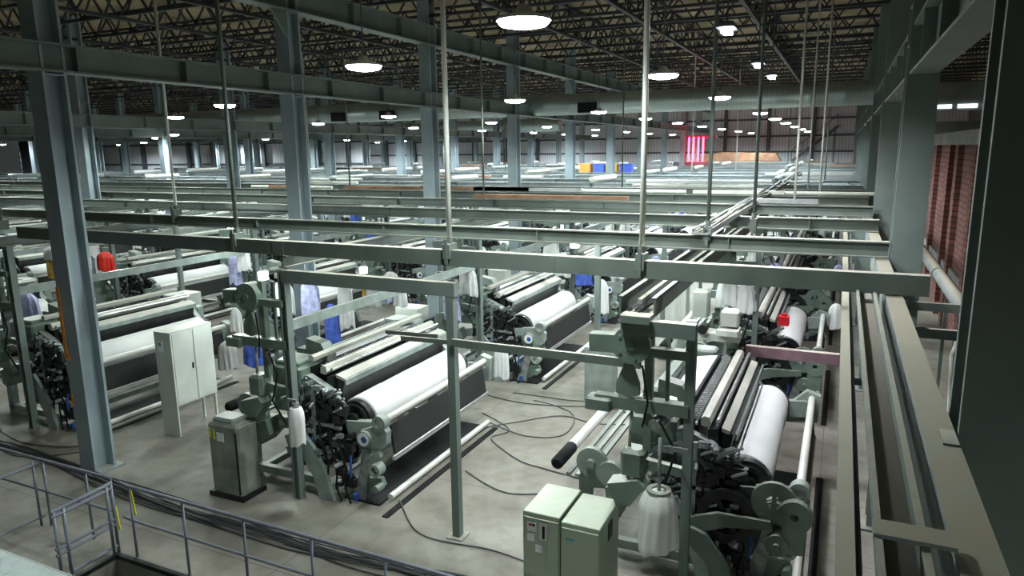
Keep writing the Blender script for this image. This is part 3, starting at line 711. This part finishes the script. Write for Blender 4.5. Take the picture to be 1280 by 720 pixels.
for k in range(6):
    y = 7.9 + k * 3.
    MB().prism([(-.3, .0), (-.08, -.0), (-.08, -.42)], y, y + .02).obj('gusset', 'steel', t)
for k, y in enumerate((8.2, 9.6)):
    o = MB().bar((.62, y, 3.3), (1.9, y, 3.3), .07, .1).obj('outrigger_bar', 'beam'); tag(o, ('nearer' if k == 0 else 'farther') + ' short steel arm reaching from the box beam toward the brick wall', 'bracket')
# big pipe beside the annex
t = thing('wall_pipe', 'thick pale pipe running past the brick wall', 'pipe', (1.62, 8.2, 3.0))
MB().cyl((0, 0, 0), (0, 10, 0), .10, 20).obj('pipe_run', 'dustbeam', t)
[MB().ring((0, y, 0), (0, 1, 0), .115, .1, .05).obj('pipe_clamp', 'iron', t) for y in (2.6, 5.9, 9.2)]
[MB().bar((0, y, -.1), (0, y, -3.0), .05, .05).obj('pipe_stand', 'beam', t) for y in (.6, 4.6, 8.8)]
t = thing('drain_pipe', 'thin curved pipe dropping from the thick wall pipe', 'pipe', (1.35, 9.7, 3.0))
MB().tube([(.2, 0, .0), (.05, 0, -.05), (0, 0, -.3), (.03, -.1, -1.2), (0, -.1, -3.0)], .03, 8).obj('pipe_run', 'pipe', t)

# ------------------------------------------------------------------ cabinets
t = thing('electrical_cabinet', 'off-white double-door electrical cabinet on legs beside the nearest blue-grey column', 'cabinet', (-11.35, 8.7, 0))
MB().box(0, .03, .57, .38, .97, 2.0).obj('body', 'cabwhite', t)
MB().box(-.01, 0, 0, .41, .03, 2.0).obj('end_panel', 'cabwhite', t)
for k, ya in enumerate((.05, .52)):
    d = MB().bev(.38, ya, .60, .40, ya + .44, 1.97, .006).obj('door', 'cabwhite', t)
    if k == 0: MB().box(.40, ya + .38, 1.22, .415, ya + .41, 1.33).obj('handle', 'black', d)
for y in (.95,): MB().box(.34, y - .04, 0, .38, y, .57).obj('leg', 'cabwhite', t); MB().box(0, y - .04, 0, .04, y, .57).obj('leg', 'cabwhite', t)
MB().box(.06, -.004, 1.62, .2, .0, 1.82).obj('label_sticker', 'label', t)
MB().box(.09, -.007, 1.74, .17, -.004, 1.80).obj('label_mark', 'teal', t)

t = thing('control_cabinet', 'grimy grey control cabinet with rounded top and yellow tape', 'cabinet', (-8.56, 7.28, 0))
MB().bev(0, 0, .08, .62, .42, 1.2, .04).obj('body', 'cabold', t)
MB().box(-.04, -.03, 0, .66, .46, .08).obj('plinth', 'dark', t)
MB().bev(.06, .05, 1.2, .5, .37, 1.27, .03).obj('lid', 'loom', t)
MB().box(.05, -.006, .96, .08, 0, 1.12).box(.13, -.006, .94, .16, 0, 1.10).obj('yellow_strip', 'yellow', t)
MB().box(.2, -.006, .92, .34, 0, 1.06).obj('label_sticker', 'label', t)
MB().box(.56, -.003, .1, .6, .0, 1.1).obj('hinge_strip', 'dark', t)

def sage(x, y, lab, stick):
    t = thing('control_cabinet', lab, 'cabinet', (x, y, 0), None)
    MB().bev(0, 0, .0, .44, .72, 1.24, .008).obj('body', 'cabinet', t)
    MB().box(.012, -.016, .05, .428, 0, 1.18).obj('door', 'cabinet', t)
    if stick:
        MB().box(.06, -.02, 1.02, .17, -.016, 1.13).box(.06, -.02, .90, .15, -.016, .99).box(.16, -.02, .78, .24, -.016, .87).obj('label_sticker', 'label', t)
        MB().box(.08, -.022, 1.085, .12, -.02, 1.115).obj('red_mark', 'red', t)
        MB().box(.125, -.022, 1.085, .155, -.02, 1.115).obj('black_mark', 'black', t)
        h = MB().bev(.21, -.035, .95, .31, -.016, 1.16, .008).obj('handle', 'steelbar', t)
        MB().box(.25, -.04, .97, .28, -.035, 1.12).obj('handle_slot', 'black', h)
    else:
        MB().box(.06, -.02, 1.05, .16, -.016, 1.075).obj('nameplate', 'teal', t)
        MB().box(.44, .3, .95, .446, .45, 1.15).obj('vent_slot', 'dark', t)
    return t
sage(-3.00, 6.66, 'sage green control cabinet with stickers and a recessed handle in front of the tray-side loom', True)
sage(-2.52, 6.60, 'sage green control cabinet with small nameplate beside the hanging white bag', False)
# small cabinets farther back
CAB = [(-3.95, 17.0, .6, .35, .74, 'white'), (-9.7, 13.6, .7, .5, 1.3, 'grey'), (-10.2, 14.8, .7, .5, 1.3, 'white'), (-4.6, 13.4, .6, .4, 1.2, 'grey'), (-16.4, 13.2, .6, .5, 1.5, 'white'), (-10.3, 20.3, .6, .5, 1.4, 'white'), (-4.5, 20.4, .6, .5, 1.4, 'white'), (-16.6, 19.5, .6, .5, 1.4, 'grey')]
for k, (x, y, w, d, h, c) in enumerate(CAB):
    t = thing('control_cabinet', '%s control cabinet standing between loom rows, %s of those farther back' % (('white' if c == 'white' else 'dull grey'), od(k)), 'cabinet', (x, y, 0), 'cabinets between the looms')
    MB().bev(0, 0, .05, w, d, h, .01).obj('body', 'cabwhite' if c == 'white' else 'loom', t)
    MB().box(.02, -.015, .08, w - .02, 0, h - .03).obj('door', 'cabwhite' if c == 'white' else 'loom', t)

# ------------------------------------------------------------------ hanging bags and cloths
def drape(w, d, h, seed, pinch=.35, fold=.12, n=40, rows=14, flare=.12):
    """closed pleated cloth bundle hanging from its top, origin at top centre"""
    q = random.Random(seed); ph = [q.uniform(0, 6.28) for _ in range(4)]; nf = q.choice((7, 9, 11)); b = MB(); vs = []
    for j in range(rows + 1):
        tt = j / rows
        k = pinch + (1 - pinch) * min(1, (tt * 4) ** .6) + flare * tt
        if tt > .97: k *= .96
        for i in range(n):
            a = 2 * PI * i / n
            rp = 1 + fold * math.sin(nf * a + ph[0] + .6 * math.sin(tt * 3 + ph[1])) * min(1, .3 + tt) + .06 * math.sin(3 * a + ph[2] + tt * 2)
            hem = h * (1 + .05 * math.sin(2 * a + ph[3]) + .03 * math.sin(5 * a)) if j else h
            vs.append((w / 2 * k * rp * math.cos(a), d / 2 * k * rp * math.sin(a), -hem * tt))
    fs = [(j * n + i, j * n + (i + 1) % n, (j + 1) * n + (i + 1) % n, (j + 1) * n + i) for j in range(rows) for i in range(n)]
    b.add(vs, fs, True); b.add(vs[:n], [tuple(range(n))]); b.add(vs[-n:], [tuple(range(n - 1, -1, -1))]); return b
def cloth(x, y, z, w, d, h, m, label, name='hanging_cloth', cat='cloth', group=None, rot=0, **kw):
    o = drape(w, d, h, int(abs(x * 37 + y * 11 + z * 5)), **kw).obj(name, m, None, (x, y, z)); o.rotation_euler = (0, 0, rot)
    return tag(o, label, cat, group)
# the big pleated white bag beside the sage cabinets
t = thing('waste_bag', 'pleated white filter bag hanging beside the sage cabinets and green post', 'bag', (-1.56, 7.02, 1.60))
drape(.38, .36, .66, 5, pinch=.62, fold=.05, flare=.14, n=72, rows=18).obj('bag', 'fabric', t)
MB().ring((0, 0, .005), (0, 0, 1), .13, .075, .03).obj('collar', 'gold' if False else 'cabold', t)
MB().cyl((0, 0, 0), (0, 0, .6), .02, 8).bar((0, 0, .5), (.29, .0, .5), .03, .05).obj('hook_pipe', 'iron', t)
t = thing('waste_bag', 'narrow white filter bag hanging on the post behind the grimy cabinet', 'bag', (-6.93, 7.46, 1.60))
drape(.23, .23, .56, 9, pinch=.7, fold=.03, flare=.0, n=48).obj('bag', 'fabric', t)
MB().cyl((0, 0, 0), (0, 0, .07), .05, 12).bar((-.14, 0, .1), (.02, 0, .1), .03, .04).obj('hook_pipe', 'iron', t)

cloth(-12.19, 11.45, 1.80, .28, .16, .55, 'fabric', 'long white cloth hanging over the end of the third-row cloth roll')
cloth(-12.26, 11.2, 1.08, .45, .3, .62, 'greycloth', 'pale grey bag hanging beside the blue checked cloth')
cloth(-11.72, 11.4, 1.05, .42, .3, .50, 'bluecloth', 'blue checked cloth bundle beside the pale grey bag')
cloth(-12.31, 11.6, 1.33, .26, .24, .24, 'redcloth', 'red helmet-like bundle under the long white cloth', pinch=.6, fold=.02)
cloth(-9.95, 10.6, 2.72, .42, .2, .68, 'fabric', 'white shirt hanging under the support frame rail')
cloth(-9.55, 10.9, 2.72, .40, .2, .70, 'lilac', 'lilac shirt hanging beside the white shirt')
cloth(-9.2, 11.1, 2.2, .30, .2, .8, 'bluecloth', 'dark blue overalls hanging below the lilac shirt')
cloth(-8.9, 11.2, 2.72, .30, .2, 1.0, 'greycloth', 'pale grey coat hanging beside the dark blue overalls')
cloth(-9.95, 13.4, 2.25, .30, .2, .5, 'gold', 'tan cloth hanging behind the second-row healds')
cloth(-9.62, 13.2, 2.35, .42, .2, .62, 'fabric', 'white shirt hanging beside the tan cloth')
cloth(-9.25, 13.1, 2.25, .25, .16, .4, 'lilac', 'blue-lilac rag hanging between two white cloths')
cloth(-8.95, 13.2, 2.2, .3, .2, .45, 'fabric', 'small white cloth hanging beside the blue-lilac rag')
cloth(-7.9, 14., 2.95, .4, .2, .55, 'lilac', 'pale lilac shirt hanging behind the middle post')
cloth(-7.55, 13.95, 2.72, .2, .15, .45, 'bluecloth', 'small bright blue cloth hanging by the pale lilac shirt')
cloth(-5.62, 11.55, 1.60, .26, .16, .62, 'fabric', 'white cloth draped at the far end of the middle cloth roll')
cloth(-5.55, 17.5, 1.85, .34, .18, .85, 'fabric', 'long white cloth hanging at the end of the second middle loom')
cloth(-6.05, 17.5, 2.1, .4, .2, .42, 'bluecloth', 'bright blue bag hanging beside the long white cloth')
cloth(-19.3, 13.5, 2.45, .55, .3, .55, 'redcloth', 'orange-red garment hanging beyond the nearest column')
cloth(-16.08, 10.0, 3.2, .42, .25, .3, 'fabric', 'white folded cloth on top of the mustard cloth')
cloth(-16.08, 10.05, 2.98, .46, .25, .5, 'gold', 'mustard cloth hanging outside the nearest column')
cloth(-15.2, 9.4, 1.9, .45, .2, .75, 'greycloth', 'grey rag hanging at the third-row loom head')
cloth(-15.9, 8.3, 1.5, .32, .25, .65, 'fabric', 'white filter bag hanging at the picture edge beside the third loom row', 'waste_bag', 'bag')
cloth(-15.9, 9.2, 2.3, .5, .3, .65, 'lilac', 'dark violet cloth bundle at the third-row loom head')
q = random.Random(21)
tones = [('fabric', 'white'), ('fabric', 'white'), ('lilac', 'lilac'), ('bluecloth', 'blue'), ('greycloth', 'grey'), ('fabric', 'white'), ('lilac', 'lilac'), ('fabric', 'white'), ('fabric', 'white')]
n = 0
for (i, k, x0, y) in LOOMS:
    if i == 0 and k == 0 or k == 0 and i < 3 or k > 6 or i > 6: continue
    for s in range(3 if k < 4 else 2):
        m, nm = tones[(n * 5 + s * 2 + i) % 9]
        xx = x0 + LPOST[i] - .15 - s * .42 + q.uniform(-.1, .1) if s < 2 else x0 + 3.25
        zz = q.uniform(2.1, 2.9) if s < 2 else 1.6
        ly = y + (q.uniform(-.6, -.45) if s < 2 else 3.5)
        cloth(xx, ly, zz, q.uniform(.28, .45), .18, q.uniform(.45, .8), m, '%s cloth %s, %s loom from the railing, %s' % (nm, ('beside the post', 'hung farther out', 'at the far end')[s], od(k), ln[i].replace('brick wall', 'wall')), group='cloths hung on the loom frames')
        n += 1
cloth(1.75, 9.0, 3.05, .26, .2, .5, 'teal', 'teal and white cloth hanging by the thick wall pipe')
o = MB().box(-.09, -.09, 0, .09, .09, .16).cyl((0, 0, .16), (0, 0, .2), .05, 12).obj('signal_box', 'red', None, (-.78, 13.1, 2.1)); tag(o, 'small red signal box behind the mauve rail', 'signal box')
# pale machine heads of second loom by the tray
t = thing('yarn_feeder_head', 'bright lilac-white machine head behind the fabric strip near the tray', 'machine head', (-1.85, 12.9, 0))
MB().bev(0, 0, 2.02, .32, .35, 2.3, .03).bev(-.05, -.1, 1.86, .34, .3, 1.98, .02).obj('housing', 'cabwhite', t)
MB().bev(-.55, .2, 2.1, -.25, .5, 2.6, .03).box(-.6, .1, 1.7, .34, .5, 1.84).obj('bracket', 'cabwhite', t)
MB().cyl((-.3, -.05, 1.93), (-.3, .2, 1.93), .09, 16).cyl((-.05, -.1, 2.12), (-.05, .1, 2.12), .05, 12).obj('knob', 'dark', t)
[MB().bar((-.5 + i * .2, .15, 0.0), (-.5 + i * .2, .15, 1.7), .05, .05).obj('leg', 'iron', t) for i in (0, 3)]

# ------------------------------------------------------------------ railing, pit, floor cables, bale
def railing(name, label, path, posts, z=(1.0, .52), r=.022):
    t = thing(name, label, 'railing', (path[0][0], path[0][1], 0), 'grey pipe railings round the pit')
    ox, oy = path[0]
    for zz in z: MB().tube([(x - ox, y - oy, zz) for x, y in path], r if zz > .9 else r * .8, 8).obj('top_rail' if zz > .9 else 'middle_rail', 'rail', t)
    for (x, y) in posts:
        MB().cyl((x - ox, y - oy, 0), (x - ox, y - oy, .99), r * .8, 8).obj('post', 'rail', t)
railing('guard_railing', 'grey pipe guard railing along the floor edge up to the gate', [(-14, 5.66), (-12, 5.66), (-8.52, 5.66)], [(-13.5, 5.66), (-11.6, 5.66), (-9.97, 5.66), (-9.05, 5.66), (-8.55, 5.66)])
railing('guard_railing', 'grey pipe railing running along the far edge of the pit', [(-8.30, 5.62), (-8.12, 5.6), (-6.5, 5.58), (-3.2, 5.55), (-1., 5.52)], [(-8.1, 5.6), (-7.13, 5.59), (-6.12, 5.58), (-5.1, 5.57), (-4.1, 5.56), (-3.1, 5.55), (-2.1, 5.54)])
railing('pit_gate', 'short double-railed gate at the corner of the pit', [(-8.40, 5.56), (-8.38, 5.3), (-8.36, 4.75)], [(-8.40, 5.56), (-8.38, 5.48), (-8.36, 4.9), (-8.36, 4.78)], z=(1.0, .93, .5, .42, .12), r=.026)
railing('guard_railing', 'grey side railing crossing toward the bottom corner of the picture', [(-10.1, 5.66), (-10.1, 4.9), (-10.12, 3.2)], [(-10.1, 5.6), (-10.1, 3.9)], z=(.92, .12))
for k, (x, y, z, l) in enumerate(((-8.47, 5.63, .62, .3), (-8.02, 5.56, .98, .32))):
    o = MB().bar((x, y, z), (x + .07, y - .02, z - l), .012, .035).obj('caution_tape', 'yellow'); tag(o, 'yellow tape end tied to the %s' % ('gate post' if k == 0 else 'pit railing corner'), 'tape')
t = thing('covered_crate', 'pale ribbed sheet covered crate at the bottom corner of the picture', 'crate', (-8.75, 3.42, 0))
b = MB()
for i in range(90): b.box(-1.6 + i * .04, -2.5, 1.0, -1.58 + i * .04, .6, 1.004)
b.bev(-1.62, -2.5, .0, 2.0, .6, 1.0, .03); b.obj('sheet_cover', 'tarp', t)
t.rotation_euler = (0, 0, 0)

def cablepath(pts, seed, amp, z=.015):
    q = random.Random(seed); out = []
    off = q.uniform(-amp, amp); ph = q.uniform(0, 6)
    P = [Vector((x, y, 0)) for x, y in pts]
    for i in range(len(P) - 1):
        p0 = P[max(i - 1, 0)]; p1 = P[i]; p2 = P[i + 1]; p3 = P[min(i + 2, len(P) - 1)]
        for s in range(8):
            tt = s / 8
            p = .5 * ((2 * p1) + (-p0 + p2) * tt + (2 * p0 - 5 * p1 + 4 * p2 - p3) * tt * tt + (-p0 + 3 * p1 - 3 * p2 + p3) * tt ** 3)
            k = (i + tt)
            out.append((p.x + .03 * math.sin(k * 2.1 + ph), p.y + off * (1 + .5 * math.sin(k * 1.3 + ph)) + .05 * math.sin(k * 2.3 + ph * 2), z))
    out.append((P[-1].x, P[-1].y + off, z)); return out
BP = [(-15.5, 7.0), (-13.9, 7.1), (-12.2, 7.1), (-10.9, 6.95), (-8.9, 6.75), (-7.1, 6.72), (-5.8, 6.66), (-4.6, 6.75), (-3.6, 6.85), (-2.6, 6.2)]
for k in range(12):
    o = MB().tube(cablepath(BP, 40 + k, .14, .015 + .012 * (k % 3)), .010, 5).obj('floor_cable', 'cable')
    tag(o, 'dark cable in the loose bundle crossing the floor behind the railing', 'cable', 'cable bundle on the floor')
CP = [[(-7.3, 13.1), (-6.1, 12.9), (-5.0, 13.0), (-4.0, 13.2), (-3.2, 12.9)], [(-6.3, 12.0), (-5.4, 11.5), (-5.5, 10.9), (-4.8, 10.3), (-4.1, 10.2), (-3.2, 10.0)],
      [(-6.2, 10.8), (-5.5, 11.7), (-4.8, 12.5), (-4.0, 12.3), (-3.2, 12.6)], [(-6.0, 11.6), (-5.0, 11.2), (-4.4, 11.6), (-4.6, 12.6), (-5.6, 13.0)],
      [(-5.8, 8.2), (-5.0, 7.6), (-3.9, 7.6), (-3.1, 7.4)], [(-6.2, 13.3), (-5.0, 13.3), (-4.2, 13.5), (-3.3, 13.2)], [(-5.3, 9.6), (-4.4, 9.1), (-3.6, 9.4), (-3.2, 9.2)],
      [(-11.9, 7.6), (-12.4, 7.2), (-13.0, 6.9), (-14.2, 7.2)], [(-12.0, 7.9), (-12.6, 7.5), (-13.4, 7.3), (-14.5, 7.6)]]
CN = ['dark cable straight across the aisle between the two nearest looms', 'looping cable at the side of the middle loom', 'cable curving up the aisle past the looping one', 'cable loop turned back on itself in the aisle',
      'cable trailing from the middle loom toward the sage cabinets', 'farthest cable across the aisle beyond the middle loom', 'short slack cable before the tray-side loom', 'cable coming off the third-row loom near the nearest column', 'second cable off the third-row loom, slightly farther in']
for k, p in enumerate(CP):
    o = MB().tube(cablepath(p, 90 + k, .04), .01, 5).obj('floor_cable', 'cable'); tag(o, CN[k], 'cable')

# ------------------------------------------------------------------ far background things
t = thing('red_lit_machine', 'machine with glowing red tubes near the end wall', 'machine', (-10.3, 55, 0))
MB().bev(-1.6, 0, 0, 1.4, 1.2, 4.2, .05).box(-1.6, 0, 5.9, 1.6, .3, 6.1).obj('housing', 'darkwall', t)
b = MB(); [b.cyl((-.4 + k * .35, -.1, 4.2), (-.4 + k * .35, -.1, 6.), .05, 8) for k in range(4)]; b.obj('red_tube', 'redlamp', t)
rl = bpy.data.lights.new('red_glow', 'POINT'); rl.energy = 110; rl.color = (1, .03, .1); rl.shadow_soft_size = .4
o = bpy.data.objects.new('red_glow', rl); COL.objects.link(o); o.location = (-9.6, 54, 5.2)
o = MB().prism([(-4, 0), (-3.2, .5), (-1, .8), (3.6, .7), (4, 0)], 0, 1.2).obj('timber_pile', 'timber', None, (-9., 66, 4.0)); tag(o, 'brown heap of boards high up against the end wall', 'boards')
o = MB().box(-9, 64, 3.7, 0, 68, 3.95).obj('storage_deck', 'loom', None, (-4, 0, 0)); tag(o, 'pale storage deck carrying the brown boards at the end wall', 'deck')
t = thing('stair_flight', 'dark steel stair climbing the end wall near the annex-side columns', 'stairs', (-4.3, 68.6, 3.9))
MB().bar((0, 0, 0), (3.6, 0, 3.0), .1, .25).bar((0, 0, 1), (3.6, 0, 4.0), .06, .06).obj('stringer', 'girt', t)
b = MB(); [b.box(i * .36, 0, i * .3, i * .36 + .3, .7, i * .3 + .05) for i in range(11)]; b.obj('tread', 'girt', t)
b = MB(); [b.bar((i * .9, 0, i * .75), (i * .9, 0, i * .75 + 1), .05, .05) for i in range(5)]; b.bar((3.4, 0, -3.5), (3.4, 0, 3), .12, .12); b.obj('baluster', 'girt', t)
for k, (x, m, nm) in enumerate(((-13.3, 'orange', 'orange'), (-12.5, 'bluecloth', 'blue'), (-11.8, 'gold', 'mustard'), (-11.0, 'bluecloth', 'small blue'))):
    t = thing('storage_crate', '%s crate on the beams beyond the fifth inner column' % nm, 'crate', (x, 37.6, 3.96))
    MB().bev(0, 0, 0, .65, .5, .45, .03).obj('body', m, t); MB().box(-.02, -.02, .4, .67, .52, .46).obj('rim', m, t)
t = thing('dark_stairwell', 'dark ribbed stairwell housing beyond the third column line', 'housing', (-50.2, 30, 0))
b = MB(); b.box(0, 0, 0, 3.4, 2, 6.6); [b.box(-.03, -.05, .3 + i * .4, 3.4, 0, .4 + i * .4) for i in range(15)]; b.obj('body', 'dark', t)
# overhead yarn sheets: rollers lying on beams in the distance
q = random.Random(5); n = 0
for (i, k, x0, y) in LOOMS:
    if k < 1 or i > 7: continue
    L = q.uniform(2.0, 3.4)
    xx = x0 + q.uniform(.2, 1.2)
    o = MB().lathe((0, 0, 0), (0, L, 0), [(0, .05), (.02, .11), (.98, .11), (1, .05)], 12).obj('spare_roll', ('fabric', 'cream', 'loom')[n % 3], None, (xx, y + .2, 3.25) if k < 3 else (xx, min(XB, key=lambda v: abs(v - y)) - .3, 4.09))
    tag(o, '%s roll above the %s loom from the railing, %s' % (('white', 'cream', 'grey')[n % 3], od(k), ln[i]), 'roll', 'rolls carried above the looms'); n += 1

t = thing('cable_runway', 'dusty cable runway lying on the crossing beams beside the tray', 'cable tray', (-1.76, 10.1, 4.0))
MB().box(-.12, 0, 0, .12, 24, .03).box(-.13, 0, 0, -.11, 24, .08).box(.11, 0, 0, .13, 24, .08).obj('runway_floor', 'dustbeam', t)
for k in range(4):
    MB().tube([(-.07 + k * .045 + .04 * math.sin(j * .8 + k * 2), j * .7, .06 + .06 * abs(math.sin(j * .55 + k))) for j in range(35)], .02, 6).obj('runway_cable', 'cable' if k % 2 else 'dustbeam', t)
q = random.Random(77)
for k in range(46):
    y = q.choice(XB[3:]); x = q.uniform(-2.5 - y * .9, -.9); L = q.uniform(1.2, 4.5); m, nm = q.choice((('pipe', 'pale tube'), ('cream', 'cream board'), ('fabric', 'white wrapped bar'), ('steelbar', 'steel bar'), ('timber', 'brown board')))
    b = MB()
    if nm in ('pale tube', 'white wrapped bar'): b.cyl((0, 0, 0), (L, q.uniform(-.1, .1), 0), .05, 10)
    else: b.box(0, -.09, -.04, L, .09, .05)
    o = b.obj('loose_bar', m, None, (x, y, 4.04 if y > 24 else 4.06)); tag(o, '%s lying on a crossing beam at the %s beam from the railing' % (nm, od(XB.index(y))), 'bar', 'loose bars on the %s crossing beam' % od(XB.index(y)))

# ------------------------------------------------------------------ world / view
w = bpy.data.worlds.new('world'); S.world = w; w.use_nodes = True
w.node_tree.nodes['Background'].inputs[0].default_value = (.5, .62, .65, 1); w.node_tree.nodes['Background'].inputs[1].default_value = .02
S.view_settings.view_transform = 'Standard'; S.view_settings.look = 'None'; S.view_settings.gamma = 1; S.view_settings.use_curve_mapping = False
S.view_settings.exposure = 0.10
S.cycles.max_bounces = 5; S.cycles.diffuse_bounces = 3; S.cycles.glossy_bounces = 2
print('looms', len(LOOMS), 'lamps', nl, 'objects', len(S.objects))
